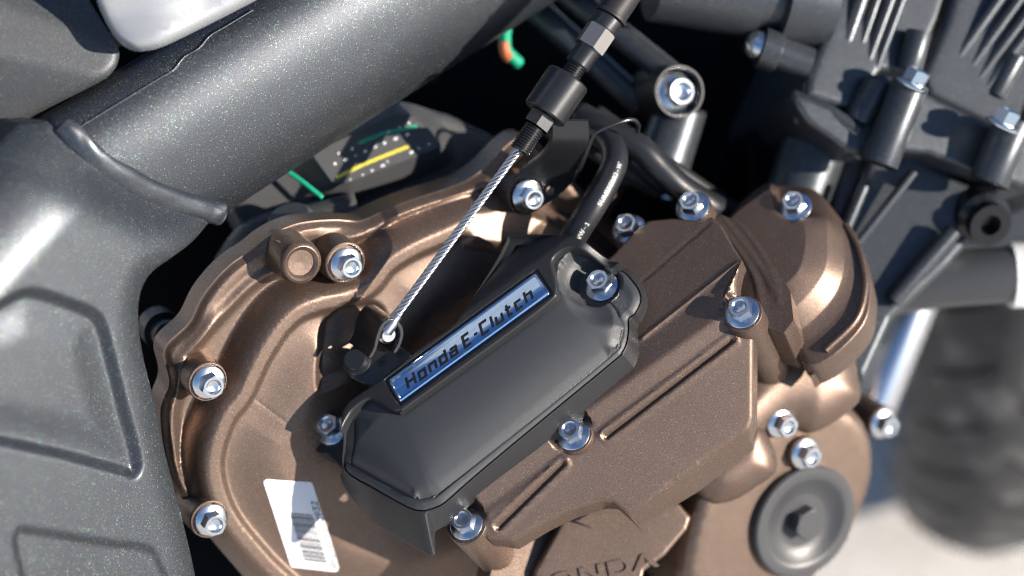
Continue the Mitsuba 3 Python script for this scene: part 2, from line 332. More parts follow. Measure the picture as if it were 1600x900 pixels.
# ------------------------------------------------------------------ actuator cover (black), in its own plane
def fe(pts, h=0.0): return FE.p2(pts, h)
TOPL = [(537,735),(585,766),(625,789),(645,798),(654,799.5),(660,800),(664,799.5),(669,798),(676,796),(690,790),(703,780),(745,743),(830,672),(960,565),(973,552),(981,535),(984,512),(984,498),(994,490),(1003,470),(1000,452),(988,435),(975,422)]
TOPU = [(944,402),(911,379),(886,367),(864,364),(799,366),(790,375),(775,405),(747,450),(722,490),(710,507),(690,522),(650,550),(600,590),(572,610),(550,625),(540,637),(536,650),(535,690)]
BASL = [(531,744),(577,809),(640,849),(662,862),(671,866.5),(676.5,864.5),(677.5,858),(677,838),(678.5,828),(690,821),(704,814),(750,772),(875,680),(983,591),(995,580),(1002,563),(1003,540),(1002,516),(1009,503),(1016,479),(1014,458),(1000,434),(985,421)]
HTL = -16.5
hu = np.full(len(TOPU), -1.2); hu[0] = -9.5; hu[1] = -3.5; hu[-1] = -5.0; hu[-2] = -2.0
tl, tu = fe(TOPL, HTL), fe(TOPU, hu)
T_ALL = np.vstack([tl, tu]); B_ALL = np.vstack([fe(BASL, -30), tu + (tu.mean(0) - tu) * 0.01])
hT = np.r_[np.full(len(tl), HTL), hu]
def dens(A, k=7): return np.vstack([A[i] + (A[(i + 1) % len(A)] - A[i]) * (t / k) for i in range(len(A)) for t in range(k)])
def rnd_poly(A, n=4): return curve(A, n, True)
rows = []
Tc, Bc = rnd_poly(T_ALL), rnd_poly(B_ALL); hc = curve(np.stack([hT, hT], 1), 4, True)[:, 0]
cen = Tc.mean(0)
def shrink(A, d):
    e = np.roll(A, -1, 0) - np.roll(A, 1, 0); nrm = np.stack([-e[:, 1], e[:, 0]], 1); nrm /= np.linalg.norm(nrm, axis=1, keepdims=True)
    sgn = 1 if Polygon(A).exterior.is_ccw else -1
    return A + nrm * d * sgn
rows = [FE.p3(Bc, -32.0), FE.p3(Bc, -30.0), FE.p3(Bc * 0.06 + Tc * 0.94, hc - 1.4), FE.p3(shrink(Tc, 0.3), hc - 0.5), FE.p3(shrink(Tc, 0.55), hc - 0.6), FE.p3(shrink(Tc, 0.6), hc - 3.0), FE.p3(shrink(Tc, 4.0), hc - 3.2)]
put(M + 'actuator_cover', loft(rows), 'm_black_satin', 40, 'black plastic clutch actuator cover with a blue nameplate')
L1 = [(537,717),(590,747),(640,774),(655,778),(675,775),(690,767),(805,675),(950,557),(967,534),(972,510),(960,482),(950,472)]
RIDGE = [(944,404),(905,388),(884,389),(868,400),(863,412),(869,438),(870,456),(862,470),(800,518),(639,634),(626,641),(613,641),(586,627),(573,625),(551,641),(540,657)]
ridge = curve(fe(RIDGE, -0.6), 4)
HL = -15.0
l1 = curve(fe(L1, HL), 4)
pocket_c = FE.p2([(936, 447)], -17)[0]
lobe_c = FE.p2([(958, 455)], -13)[0]
# textured face: from the ridge to just inside the outer wall
low = shrink(Tc, 1.0)[:(len(tl) - 1) * 4 + 1]
face_poly = np.vstack([low, ridge])
fp = Polygon(face_poly).buffer(0).union(LineString(ridge).buffer(0.8)); fp = max(fp.geoms, key=lambda g: g.area) if fp.geom_type != 'Polygon' else fp
face_poly = np.array(fp.exterior.coords)[:-1]
l1ext = np.vstack([fe([(536, 690)], -2.4), l1])
dome_poly = Polygon(np.vstack([l1, ridge])).buffer(0).union(LineString(ridge).buffer(0.9))
SEG_A = fe([(537,700),(537,717),(590,747),(640,774)], HL); SEG_B = fe([(660,778),(675,775),(690,767),(805,675),(950,557)], HL); SEG_C = fe([(962,543),(967,534),(972,510),(960,482),(950,472)], HL)
def face_h(P):
    d1 = dline(P, l1); dR = dline(P, ridge)
    inside = shapely.contains_xy(dome_poly, P[:, 0], P[:, 1])
    rise = 0.0
    for seg, top, wid in ((SEG_A, 14.0, 32.0), (SEG_B, 16.5, 44.0), (SEG_C, 18.5, 36.0)):
        q = dline(P, seg); rise = rise + (0.01 + 0.7 * sstep(0, 3.0, q) + top * (1 - (1 - np.clip(q / wid, 0, 1)) ** 1.9)) ** -3.0
    A = HL + rise ** (-1 / 3.0)
    R = -2.9 + 2.4 * sstep(0.2, 2.0, dR) + 0.06 * dR
    dome = smin(A, R, 2.0)
    dT = dline(P, low)
    fl = np.minimum(HL, HTL + 0.1 + 1.4 * sstep(0.0, 3.0, dT))
    h = np.where(inside, dome, fl) - 0.45 * np.exp(-(d1 / 0.5) ** 2)
    r = np.hypot(*(P - pocket_c).T); rl = np.hypot(*(P - lobe_c).T)
    lobe = -13.6 + 0 * r
    w = 1 - sstep(12.5, 20, rl)
    h = h * (1 - w) + np.minimum(h, lobe + 0.25 * np.clip(rl - 10, 0, 20)) * w
    h = smin(h, -18.0 + 6.5 * sstep(8.6, 13.0, r) + 20 * sstep(13, 17, r), 0.8)
    h = h - 0.6 * (1 - sstep(0, 0.9, dT))
    return h
put(M + 'actuator_cover__textured_face', relief(FE, face_poly, face_h, lambda P: face_h(P) - 3, 0.6, rings=(0.3, 0.7, 1.2, 2.2), grid=0.8, lines=[(l1, (0, 0.25, 0.5, 0.8, 1.2, 2.0)), (ridge, (0.5, 1.0, 1.6))]), 'm_black_grain', 38)
# smooth badge frame with its flank
up = shrink(Tc, 0.0)[(len(tl)) * 4 - 4:]
strip = np.vstack([ridge[::-1], up[::-1]]) if False else np.vstack([up, ridge[::-1]])
sp = Polygon(strip).buffer(0); sp = max(sp.geoms, key=lambda g: g.area) if sp.geom_type != 'Polygon' else sp
PLQ = [(602,594),(838,422),(863,460),(625,633)]
plate_out = np.array(Polygon(fe(PLQ, -0.4)).buffer(-0.5).buffer(0.9).exterior.coords)[:-1]
flank_l = fe([(536,660),(600,592),(700,522),(800,440),(866,385),(944,402)], 0)
def strip_h(P):
    d = dline(P, strip, True)
    t = np.clip(d / 1.1, 0, 1); e = 1.1 * (1 - np.sqrt(1 - (1 - t) ** 2))
    g = -0.9 * sstep(-0.15, 0.3, sdist(P, plate_out))
    g = g - 11.0 * (1 - sstep(0, 13, np.hypot(*(P - fe([(946, 404)], -3)[0]).T)))
    # the flank bends back beyond the badge
    q = (P - fe([(600, 588)], 0)[0]) @ unit(np.array([-0.03, 1.0])) - 1.0
    return 0.0 - e + g - 0.30 * np.clip(q, 0, None) ** 1.15 * 0.8
put(M + 'actuator_cover__badge_frame', relief(FE, np.array(sp.exterior.coords)[:-1], strip_h, lambda P: np.minimum(strip_h(P) - 6, -8), 0.6, rings=(0.1, 0.3, 0.6, 1.1), grid=1.6, lines=[(np.vstack([plate_out, plate_out[:1]]), (0, 0.3, 0.6))]), 'm_black_satin', 38)
# nameplate
plq = [(605,594),(837,426),(859,458),(625,628)]
plate = np.array(Polygon(fe(plq, 0)).buffer(-0.8).buffer(0.8).exterior.coords)[:-1]
pmid = fe([(621, 611), (848, 442)], 0)
pup = np.array([-(pmid[1] - pmid[0])[1], (pmid[1] - pmid[0])[0]]); pup = pup / np.linalg.norm(pup)
def plate_h(P):
    d = dline(P, plate, True); w = (P - pmid[0]) @ pup; return 0.1 - 0.012 * w * w + 0.55 * sstep(0, 0.5, d) - 0.35 * sstep(0.75, 1.25, d)
put(M + 'nameplate', relief(FE, plate, plate_h, -1.2, 0.5, rings=(0.12, 0.3, 0.5, 0.75, 1.0, 1.25), grid=0.9), 'm_chrome', 28, 'blue chrome nameplate reading Honda E-Clutch')
G = {'H': (0.66, [[(0,0),(0,1)], [(.62,0),(.62,1)], [(0,.5),(.62,.5)]]), 'o': (.54, [[(0,0),(.5,0),(.5,.66),(0,.66),(0,0)]]), 'n': (.54, [[(0,0),(0,.66),(.5,.66),(.5,0)]]),
     'd': (.54, [[(.5,1),(.5,0),(0,0),(0,.66),(.5,.66)]]), 'a': (.54, [[(0,.66),(.5,.66),(.5,0),(0,0),(0,.36),(.5,.36)]]), 'E': (.54, [[(.54,1),(0,1),(0,0),(.54,0)], [(0,.5),(.46,.5)]]),
     '-': (.26, [[(0,.46),(.28,.46)]]), 'C': (.56, [[(.56,1),(0,1),(0,0),(.56,0)]]), 'l': (.0, [[(0,0),(0,1)]]), 'u': (.54, [[(0,.66),(0,0),(.5,0),(.5,.66)]]),
     't': (.42, [[(.1,1),(.1,0),(.42,0)], [(-.08,.66),(.4,.66)]]), 'c': (.50, [[(.5,.66),(0,.66),(0,0),(.5,0)]]), 'h': (.54, [[(0,0),(0,1)], [(0,.66),(.5,.66),(.5,0)]])}
x, shapes = 0.1, []
for ch in 'Honda E-Clutch':
    if ch == ' ': x += 0.26; continue
    w, ls = G[ch]
    s = shapely.union_all([LineString(l).buffer(0.105, cap_style='flat', join_style='mitre') for l in ls])
    s = s.buffer(-0.03, join_style='mitre').buffer(0.03, join_style='bevel')
    shapes.append(shapely.affinity.translate(s, x, 0.105)); x += w + 0.36
shear = 0.26; p0 = fe([(637, 609)], 0.3)[0]; p1 = fe([(838, 464)], 0.3)[0]; ax = unit(p1 - p0); ay = np.array([-ax[1], ax[0]]); sc = np.linalg.norm(p1 - p0) / (x - 0.1)
capm = 5.6
lt = []
for s in shapes:
    for gpoly in getattr(s, 'geoms', [s]):
        e = trimesh.creation.extrude_polygon(gpoly, 1.0, engine='earcut'); q = e.vertices
        ab = p0 + (q[:, :1] * sc + q[:, 1:2] * capm * shear) * ax + (q[:, 1:2] * capm / 1.1 - 0.2) * ay
        lt.append(trimesh.Trimesh(FE.p3(ab, 0.22 + 0.33 * q[:, 2]), e.faces, process=False))
put(M + 'nameplate__lettering', cat(lt), 'm_letter', False)
# mounting ear and bolts of the actuator
ear = np.array(Point(fe([(516, 672)], -22)[0]).buffer(11).union(Polygon(fe([(492,690),(512,640),(560,625),(560,760)], -22)).convex_hull).buffer(-2).buffer(2).exterior.coords)[:-1]
put(M + 'actuator_cover__mounting_ear', slab(FE, ear, -40, -23, 1.2), 'm_black_satin', 40)
AB = M + 'actuator_cover__bolt'
bolt(AB, FE, 519, 671, -22.5); bolt(AB, FE, 940, 447, -17.6, 1.0)
# ------------------------------------------------------------------ front housing (bronze), stepped cross-section towards the lower right
H_TOP, H_P2, H_CH, H_GR, H_P3, H_BV = -26.0, -27.5, -34.0, -35.0, -60.0, -67.0
def lineq(p, q, hp): 
    a, b = fe([p, q], hp); u = unit(b - a); return a, np.array([u[1], -u[0]])     # a point and the direction to the lower right
lr = lineq((1005, 528), (1150, 412), H_TOP); lc = lineq((930, 632), (1130, 490), H_P2); lce = lineq((975, 640), (1135, 517), H_CH); lg = lineq((945, 681), (1145, 531), H_GR); l3 = lineq((987, 806), (1130, 681), H_P3); l4 = lineq((990, 818), (1170, 691), H_BV)
tdir = lc[1]
tq = lambda L: float(L[0] @ tdir)
ks = np.array([tq(lr), tq(lc), tq(lce), tq(lg), tq(l3), tq(l4)])
bc0 = fe([(1160, 489)], -29)[0]
td_ = fe([(1200, 545)], -27)[0] - fe([(1160, 489)], -27)[0]
g4 = fe([(1172,690)], H_BV)[0]
def prof(P):
    t = P @ tdir - ks[1]; k = ks - ks[1]
    return np.interp(t, [k[0] - 60, k[0], 0, k[2], k[3] - 1.5, k[4], k[5], k[5] + 12], [H_TOP + 1.0, H_TOP, H_P2, H_CH, H_GR, H_P3, H_BV, H_BV - 18])
def on_front(pts):
    q = fe(pts, -43)
    for _ in range(12): q = fe(pts, prof(q))
    return q
hs_out = np.vstack([fe([(930,420),(958,398),(985,368),(1012,345),(1048,341),(1098,345),(1112,338),(1128,352),(1146,385),(1160,407),(1150,440),(1148,470)], H_TOP),
                    [bc0 + np.array([1.0, 2.0])], [bc0 + np.array([1.5, -4.0])], [g4 + (bc0 - g4) * 0.12 + np.array([3.0, 0])], fe([(1172,690),(1080,757),(992,815)], H_BV), on_front([(985,806),(957,783),(938,782),(892,796),(850,816),(800,846)]),
                    fe([(775,855)], -53), fe([(745,815),(735,800),(735,760),(800,700)], -37)])
GROOVE1 = fe([(1144, 531), (945, 680)], H_GR); GROOVE2 = fe([(880, 722), (772, 818)], H_GR)
RIBR = fe([(1003, 529), (1152, 411)], H_TOP)
SEAM = fe([(1003, 440), (1108, 349)], H_TOP)
WEB = fe([(1165, 407), (1140, 450), (1134, 474)], H_TOP)
BC = [fe([(x, y)], h)[0] for x, y, h in ((1160, 488, -29), (896, 678, -33), (729, 818, -37))]
def front_h(P):
    t = P @ tdir - ks[1]
    k = ks - ks[1]
    h = np.interp(t, [k[0] - 60, k[0] - 0.5, k[0] + 1.0, 0, k[2], k[3] - 1.5, k[4], k[5], k[5] + 12], [H_TOP + 1.0, H_TOP, H_TOP - 0.8, H_P2, H_CH, H_GR, H_P3, H_BV, H_BV - 18])
    # rounded creases: average of shifted copies
    for _ in range(1):
        hs = [np.interp(t + s, [k[0] - 60, k[0] - 0.5, k[0] + 1.0, 0, k[2], k[3] - 1.5, k[4], k[5], k[5] + 12], [H_TOP + 1.0, H_TOP, H_TOP - 0.8, H_P2, H_CH, H_GR, H_P3, H_BV, H_BV - 18]) for s in (-0.9, -0.45, 0, 0.45, 0.9)]
        h = np.mean(hs, 0)
    h = h + 0.9 * np.exp(-(dline(P, RIBR) / 0.7) ** 2) - 0.5 * np.exp(-(dline(P, SEAM) / 0.8) ** 2) + 2.5 * np.exp(-(dline(P, WEB) / 1.4) ** 2)
    for gl in (GROOVE1, GROOVE2):
        dg = dline(P, gl)
        h = h - 2.2 * np.exp(-(dg / 0.75) ** 2) + 0.7 * np.exp(-((dg - 2.0) / 0.7) ** 2)
    for c, hh, rr in zip(BC, (-28.5, -32.5, -36.5), (8.6, 9.0, 9.0)):
        r = np.hypot(*(P - c).T); h = np.minimum(h, hh + 25 * sstep(rr + 0.2, rr + 2.2, r))
    d = dline(P, hs_out, True); e = np.clip(d / 1.4, 0, 1)
    return h - 1.4 * (1 - np.sqrt(1 - (1 - e) ** 2))
front = relief(FE, hs_out, front_h, lambda P: front_h(P) - 9, 0.9, rings=(0.15, 0.5, 1.0, 1.5), grid=0.95,
               lines=[(RIBR, (0, 0.4, 0.9)), (GROOVE1, (0, 0.5, 1, 2)), (GROOVE2, (0, 0.5, 1, 2)), (WEB, (0, 1, 2))])
def post(x, y, h, r, depth, taper=1.0):
    o = FE.at(x, y, h); return lathe(o, NE, [(1e-3, -depth - 3), (r * 0.7, -depth - 2.5), (r * 0.97, -depth - 0.5), (r, -depth + 1), (r, -depth * 0.84), (r + 0.9, -depth * 0.82), (r + 0.9, -1), (r + 0.4, -0.2), (r - 0.3, 0), (1e-3, 0)], 48)
front = cat([front, post(1160, 489, -29, 7.8, 80), post(729, 819, -37, 8.2, 85), post(896, 679, -33, 7.6, 24)])
FH = M + 'front_housing'
put(FH, front, 'm_bronze', 40, 'angular bronze housing right of the black actuator cover')
bolt(FH + '__bolt', FE, 1160, 489, -29); bolt(FH + '__bolt', FE, 896, 679, -33); bolt(FH + '__bolt', FE, 729, 819, -37)
# saddle between the housing and the round cover, with flowing folds
SAD = fe([(1085,345),(1125,335),(1165,352),(1200,400),(1235,455),(1240,500),(1225,520),(1190,510),(1160,470),(1130,430)], -42)
FOLD = [curve(fe(q, -42), 5) for q in ([(1118,345),(1150,385),(1178,430),(1190,480),(1200,530)], [(1128,338),(1165,385),(1196,430),(1208,455)], [(1140,333),(1180,380),(1212,440),(1216,470)])]
def sad_h(P):
    h = -42 + 0 * P[:, 0]
    for k, f in enumerate(FOLD): h = h + 0.5 * np.exp(-(dline(P, f) / 1.6) ** 2)
    return h
put(FH + '__saddle', relief(FE, SAD, sad_h, -80, 1.0, grid=0.9), 'm_bronze', 45)
# two bolts on the housing's upper edge, on posts of their own
put(FH + '__bolt_post', lathe(FE.at(1083, 324, -33), NE, [(8.6, -40), (8.2, -3), (7.9, 0), (1e-3, 0)], 40), 'm_bronze', 40)
put(FH + '__bolt_post', lathe(FE.at(983, 360, -31), NE, [(8.6, -40), (8.2, -3), (7.9, 0), (1e-3, 0)], 40), 'm_bronze', 40)
bolt(FH + '__bolt', FE, 1083, 324, -32.6); bolt(FH + '__bolt', FE, 983, 359, -30.6)

# ------------------------------------------------------------------ domed side cover in front of it (stepped, round)
FD = Frame(NE, (0.82, 0.57, 0), (1230, 400, -37))
def fd(p, h): return FD.p2(p, h)
A1 = [(1140,343),(1195,299),(1206,301),(1210,326),(1221,341),(1237,347),(1253,345),(1258,372),(1254,402),(1243,428),(1218,448),(1200,436),(1180,408),(1160,375)]
A2 = [(1136,343),(1193,296),(1208,297),(1214,322),(1224,336),(1240,342),(1288,338),(1294,375),(1290,420),(1268,455),(1231,488),(1212,470),(1185,415),(1158,376)]
A3 = [(1134,345),(1192,293),(1212,293),(1220,300),(1235,300),(1275,300),(1309,350),(1317,387),(1316,432),(1292,478),(1240,522),(1222,500),(1188,425),(1156,378)]
A4 = [(1130,347),(1190,292),(1215,291),(1232,293),(1262,296),(1285,312),(1318,352),(1332,392),(1334,440),(1310,492),(1256,536),(1236,520),(1195,440),(1152,380)]
A5 = [(1128,350),(1188,291),(1217,290),(1236,292),(1266,294),(1290,312),(1340,380),(1355,417),(1360,455),(1348,508),(1292,562),(1252,560),(1205,460),(1148,385)]
hd = (0, -5.5, -13.5, -16.0, -18.0)
rings = [curve(fd(a, h), 5, True) for a, h in zip((A1, A2, A3, A4, A5), hd)]
def rows_between(h0, h1, r0, r1, n): return [FD.p3(r0 * (1 - t) + r1 * t, h0 * (1 - t) + h1 * t) for t in np.linspace(0, 1, n)]
cA = rings[0].mean(0)
seq = [FD.p3(cA + (rings[0] - cA) * s, 0.0) for s in (0.0, 0.5, 0.97)]
for (ra, ha), (rb, hb) in zip(list(zip(rings, hd))[:-1], list(zip(rings, hd))[1:]):
    for t in (0.06, 0.5, 0.94): seq.append(FD.p3(ra * (1 - t) + rb * t, ha * (1 - t) + hb * t))
out = rings[-1]
seq += [FD.p3(out, -18.6), FD.p3(shrink(out, -0.3), -19.6), FD.p3(shrink(out, -0.4), -27), FD.p3(out, -38)]
dome = loft(seq[::-1])
lip = tube(FD.p3(curve(fd([(1322,352),(1340,384),(1349,418),(1352,452),(1338,500),(1290,548)], -16.5), 6), -16.2), 1.5, 10, smooth=False)
DC = M + 'round_side_cover'
put(DC, cat([dome, lip]), 'm_bronze', 32, 'stepped round bronze cover at the right of the engine')
bolt(DC + '__bolt', FD, 1243, 324, -4.5)
for q, hh in (([(1252,545),(1278,530),(1280,552),(1254,570)], -22), ([(1262,573),(1291,555),(1292,572),(1266,590)], -27)):
    put(DC + '__end_lug', slab(FD, fd(q, hh), hh - 12, hh, 0.8), 'm_bronze', 35)
# lower round body behind it
FB = Frame(unit((0.25, 0.1, 0.95)), (1, 0, 0), (1290, 610, -58))
bq = curve(FB.p2([(1215,470),(1290,450),(1340,480),(1354,550),(1364,605),(1360,628),(1330,655),(1285,676),(1240,668),(1190,700),(1150,690),(1090,700),(1110,640)], 0), 5, True)
def body_h(P):
    d = dline(P, bq, True); return -16 + 16 * np.sqrt(np.clip(1 - (1 - np.clip(d / 24, 0, 1)) ** 2, 0, 1))
put(M + 'lower_side_cover', relief(FB, bq, body_h, -60, 1.2, rings=(0.2, 0.6, 1.4, 3), grid=2), 'm_bronze', 50, 'smooth rounded bronze cover below the stepped round cover')
# underslung rounded lug below the housing
FB2 = Frame(unit((0.2, -0.1, 0.97)), (1, 0, 0), (1140, 740, -47))
lq = curve(FB2.p2([(1080,735),(1180,660),(1215,690),(1225,740),(1190,770),(1150,792),(1110,790)], 0), 5, True)
def lug_h(P):
    d = dline(P, lq, True); return -12 + 12 * np.sqrt(np.clip(1 - (1 - np.clip(d / 16, 0, 1)) ** 2, 0, 1))
put(M + 'lower_side_cover__lug', relief(FB2, lq, lug_h, -40, 1.2, rings=(0.2, 0.6, 1.4, 3), grid=2), 'm_bronze', 50)

# ------------------------------------------------------------------ crankshaft cover with its black cap
FK = Frame(NC, (0.5, 0.85, 0), (1250, 810, -82))
kc = FK.p2([(1252, 812)], 0)[0]
cr = curve(FK.p2([(1090,800),(1120,740),(1170,690),(1230,650),(1290,632),(1335,640),(1362,672),(1371,715),(1366,762),(1345,815),(1310,868),(1270,915),(1220,960),(1120,980),(1070,920)], 0), 5, True)
def crank_h(P):
    d = dline(P, cr, True); t = np.clip(d / 7, 0, 1); return -7 + 7 * np.sqrt(1 - (1 - t) ** 2)
CK = M + 'crank_cover'
put(CK, relief(FK, cr, crank_h, -40, 1.2, rings=(0.2, 0.6, 1.4, 3, 5), grid=3), 'm_bronze', 45, 'round bronze crankshaft cover at the lower right')
ko = FK.p3(kc)[0]
put(CK + '__cap', lathe(ko, NC, [(27.5, 0), (27.5, 3.4), (26.6, 4.2), (22.5, 4.4), (20.5, 3.7), (17.5, 1.3), (13.5, 0.5), (12.5, 0.4), (12.2, 0.4), (1e-3, 0.4)], 64), 'm_cap', 30, 'black round cap with a hexagon in the middle')
put(CK + '__cap_hexagon', hexa(ko, NC, 13.5, 0.2, 7.0, turn=0.35), 'm_cap', 25)
for x, y, h in ((1220, 660, 2), (1257, 708, 3), (1379, 661, -12)):
    o = FK.at(x, y, h)
    put(CK + '__bolt_post', lathe(o, NC, [(8.4, -26), (8, -0.5), (7.6, 0), (1e-3, 0)], 32), 'm_bronze', 40)
    put(CK + '__bolt', bolt_mesh(o, NC, 0.98, rnd.uniform(0, 1)), 'm_zinc', 30)
# cast panel with raised letters
FP = Frame(unit((0.12, 0.12, 0.98)), (1, 0.2, 0), (960, 830, -45))
pq = FP.p2([(834,893),(893,785),(925,745),(1000,750),(1040,786),(1060,784),(1081,808),(1074,828),(1040,868),(1008,892),(990,960),(820,960)], 0)
PN = M + 'cast_panel'
put(PN, slab(FP, np.array(Polygon(pq).buffer(-1.5).buffer(1.5).exterior.coords)[:-1], -30, 0, 2.0), 'm_bronze', 45, 'flat bronze casting with raised letters at the bottom edge')
ua = unit(np.cross(FP.n, np.cross(FP.p3(FP.p2([(1010, 872)]))[0] - FP.p3(FP.p2([(870, 903)]))[0], FP.n)))
put(PN + '__raised_letters', letters('HONDA', 6.2, 1.3, FP.at(815, 931, -0.3), ua, np.cross(FP.n, ua), True, 2.0), 'm_bronze', False)
FQ = Frame(unit((0.3, 0.2, 0.93)), (1, 0, 0), (860, 840, -49))
put(M + 'cast_panel__flank', slab(FQ, FQ.p2([(770,870),(800,835),(850,790),(905,770),(905,800),(842,895),(824,960),(750,960)], 0), -20, 0, 1.0), 'm_bronze', 45)
def blocky(key, pts, z, depth, m, r=3.0, n=(0, 0, 1), label=None, sm=40, grid=4.0, rnds=2.0):
    f = Frame(unit(n), (1, 0, 0), (*np.mean(pts, 0), z)); q = np.array(Polygon(f.p2(pts, 0)).buffer(-rnds).buffer(rnds).exterior.coords)[:-1]
    return put(key, slab(f, q, -depth, 0, r, 1.2, grid), m, sm, label)
# ------------------------------------------------------------------ frame: top tube, weld, plate
def P3(*a): return np.array([px(*q) for q in a])
ta = px(158, 292, 6); tb = px(1028, -248, -82)          # axis of the tube
tdirv = unit(tb - ta); tn = unit(np.array([0.48, -0.36, 0.80]) - np.dot([0.48, -0.36, 0.80], tdirv) * tdirv); tw = np.cross(tn, tdirv)   # tw: up-left across the tube
def section(k, w, dth, ex):
    a = np.arange(72) * 2 * np.pi / 72; c, s = np.cos(a), np.sin(a)
    return k + (w * np.sign(c) * np.abs(c) ** (2 / ex))[:, None] * tw + (dth * np.sign(s) * np.abs(s) ** (2 / ex))[:, None] * tn
def slant(S, t):
    q = (S - (ta + (tb - ta) * t)) @ tw
    return S + ((39.5 - q) / 79 * 39 - 12)[:, None] * np.clip(1 - t / 0.35, 0, 1) * tdirv
FS = M + 'frame_spar'
put(FS, loft([slant(section(ta + (tb - ta) * t, 39.5 - 1.0 * t, 21, 2.3), t) for t in np.linspace(0.0, 1, 40)], True, True), 'm_frame', True, 'thick dark metallic frame tube running up to the right')
# fold line along the tube's upper side
fold = [slant(section(ta + (tb - ta) * t, 40.2, 21.4, 2.3), t) for t in np.linspace(0.02, 0.30, 14)]
put(FS + '__edge_seam', tube([f[k] for f, k in zip(fold, [7, 7, 7, 7, 7, 7, 7, 7, 6, 6, 5, 5, 5, 5])], 0.5, 8), 'm_frame', True)
# plate: outline, recessed field with a raised margin
FR = Frame(unit((0.72, -0.14, 0.68)), (1, 0, 0), (150, 560, 40))
WLQ = FR.p2([(70,170),(110,215),(150,250),(200,283),(255,309),(352,338)], 0)
frq = np.vstack([curve(FR.p2([(120,196),(160,240),(250,300),(352,335),(352,350),(318,378),(280,402),(245,426),(228,452),(222,490),(228,550),(245,620),(262,700),(282,780),(300,850),(315,920)], 0), 5), FR.p2([(315,990),(-220,990),(-220,320),(-60,290),(20,255),(60,222),(90,200)], 0)])
inner = curve(FR.p2([(-60,520),(0,487),(40,466),(75,470),(140,494),(156,512),(166,545),(190,640),(212,728),(190,728),(100,704),(0,682),(-80,668)], 0), 3, True)
inner2 = curve(FR.p2([(28,838),(60,835),(150,850),(225,860),(245,880),(262,960),(60,970),(40,900)], 0), 4, True)
def plate2_h(P):
    d = dline(P, frq, True); t = np.clip(d / 0.9, 0, 1); h = -0.9 + 0.9 * np.sqrt(1 - (1 - t) ** 2) - 2.2 * np.clip(1 - d / 13, 0, 1) ** 2
    q = sdist(P, inner); h = h - 3.4 * sstep(-4.5, 1.0, q) + 1.5 * sstep(1.0, 16, q)
    q = sdist(P, inner2); h = h - 1.4 * sstep(-2.5, 0.5, q)
    x = P[:, 0]; y = P[:, 1]
    # the neck bends away towards the upper left
    o = FR.p2([(0, 440), (130, 300)]); u = unit(o[1] - o[0]); q = (P - o[0]) @ np.array([-u[1], u[0]])
    h = h - 14 * np.clip((q + 6) / 32, 0, 3) ** 1.7
    h = h - 8 * np.exp(-(dline(P, WLQ) / 14) ** 2)
    return h
PL = M + 'frame_plate'
put(PL, relief(FR, frq, plate2_h, -40, 1.2, rings=(0.05, 0.2, 0.5, 0.9, 2, 4, 6, 9), grid=1.4, lines=[(np.vstack([inner, inner[:1]]), (0, 0.7, 1.4, 2.2, 3, 3.8, 4.6))]), 'm_frame', True, 'dark metallic frame plate with a recessed field, left edge of the photo')
# weld bead between tube and plate
wq = FR.p2([(96,196),(118,216),(150,248),(200,282),(255,307),(310,325),(338,333),(350,338)], 0)
wz = plate2_h(wq); wz = 0.5 * wz + 0.5 * wz.mean()
wl = curve(FR.p3(FR.p2([(96,196),(118,216),(150,248),(200,282),(255,307),(310,325),(338,333),(350,338)], wz), wz) + np.array([0, 0, 2.3]), 12)
wt = np.gradient(wl, axis=0); wt /= np.linalg.norm(wt, axis=1, keepdims=True); rw = []
for i, (p, t) in enumerate(zip(wl, wt)):
    a = unit(np.cross(t, [0, 0, 1.0])); b = np.cross(a, t)
    ang = np.arange(40) * 2 * np.pi / 40
    w = np.interp(i / len(wl), [0, 0.15, 0.8, 0.93, 1.0], [4.0, 5.2, 5.0, 5.2, 3.6])
    rr = 1 + 0.03 * np.sin(i * 0.45 + 2.0 * np.cos(ang)) + 0.15 * (meshkit.fbm(np.stack([p[0] * 0.12 + 0 * ang, p[1] * 0.12 + np.cos(ang), np.sin(ang) * 1.0], 1), seed=3) - 0.5) * 2
    rw.append(p + (w * rr * np.cos(ang))[:, None] * a + (2.5 * rr * np.sin(ang))[:, None] * b)
put(M + 'weld_bead', loft(rw, True, True), 'm_weld', True, 'rippled weld bead joining the frame tube and plate')
# fairing and tank trim above
FF = Frame(unit((0.32, 0.05, 0.95)), (1, 0, 0), (100, 80, 34))
fq = curve(FF.p2([(-160,-60),(60,-70),(128,-40),(148,0),(170,40),(186,72),(187,92),(176,112),(150,128),(60,172),(0,205),(-160,275)], 0), 4, True)
def fair_h(P):
    d = dline(P, fq, True); t = np.clip(d / 3.5, 0, 1); h = -3.5 + 3.5 * np.sqrt(1 - (1 - t) ** 2)
    o = FF.p2([(0, 88), (140, 118)], 0); u = unit(o[1] - o[0]); s = (P - o[0]) @ np.array([-u[1], u[0]])
    o2 = FF.p2([(0, 8), (140, 56)], 0); u2 = unit(o2[1] - o2[0]); s2 = (P - o2[0]) @ np.array([-u2[1], u2[0]])
    return h - 0.55 * smax(-s, 0 * s, 2.5) - 0.45 * smax(s2, 0 * s2, 2.5)
put(M + 'side_fairing', relief(FF, fq, fair_h, lambda P: fair_h(P) - 10, 1.0, rings=(0.1, 0.4, 1.0, 2.0, 3.5), grid=1.8), 'm_fairing', True, 'dark grey faceted plastic fairing, top left')
FT = Frame(unit((0.2, 0.05, 0.98)), (1, 0, 0), (230, 40, 46))
sq = np.vstack([curve(FT.p2([(120,-90),(149,-8),(158,14),(176,46),(192,64),(208,73),(226,74),(258,66),(330,30),(396,-4),(520,-70)], -2), 4), FT.p2([(800,-215),(1150,-380),(1150,-1000),(-250,-1000),(-60,-420)], -2)])
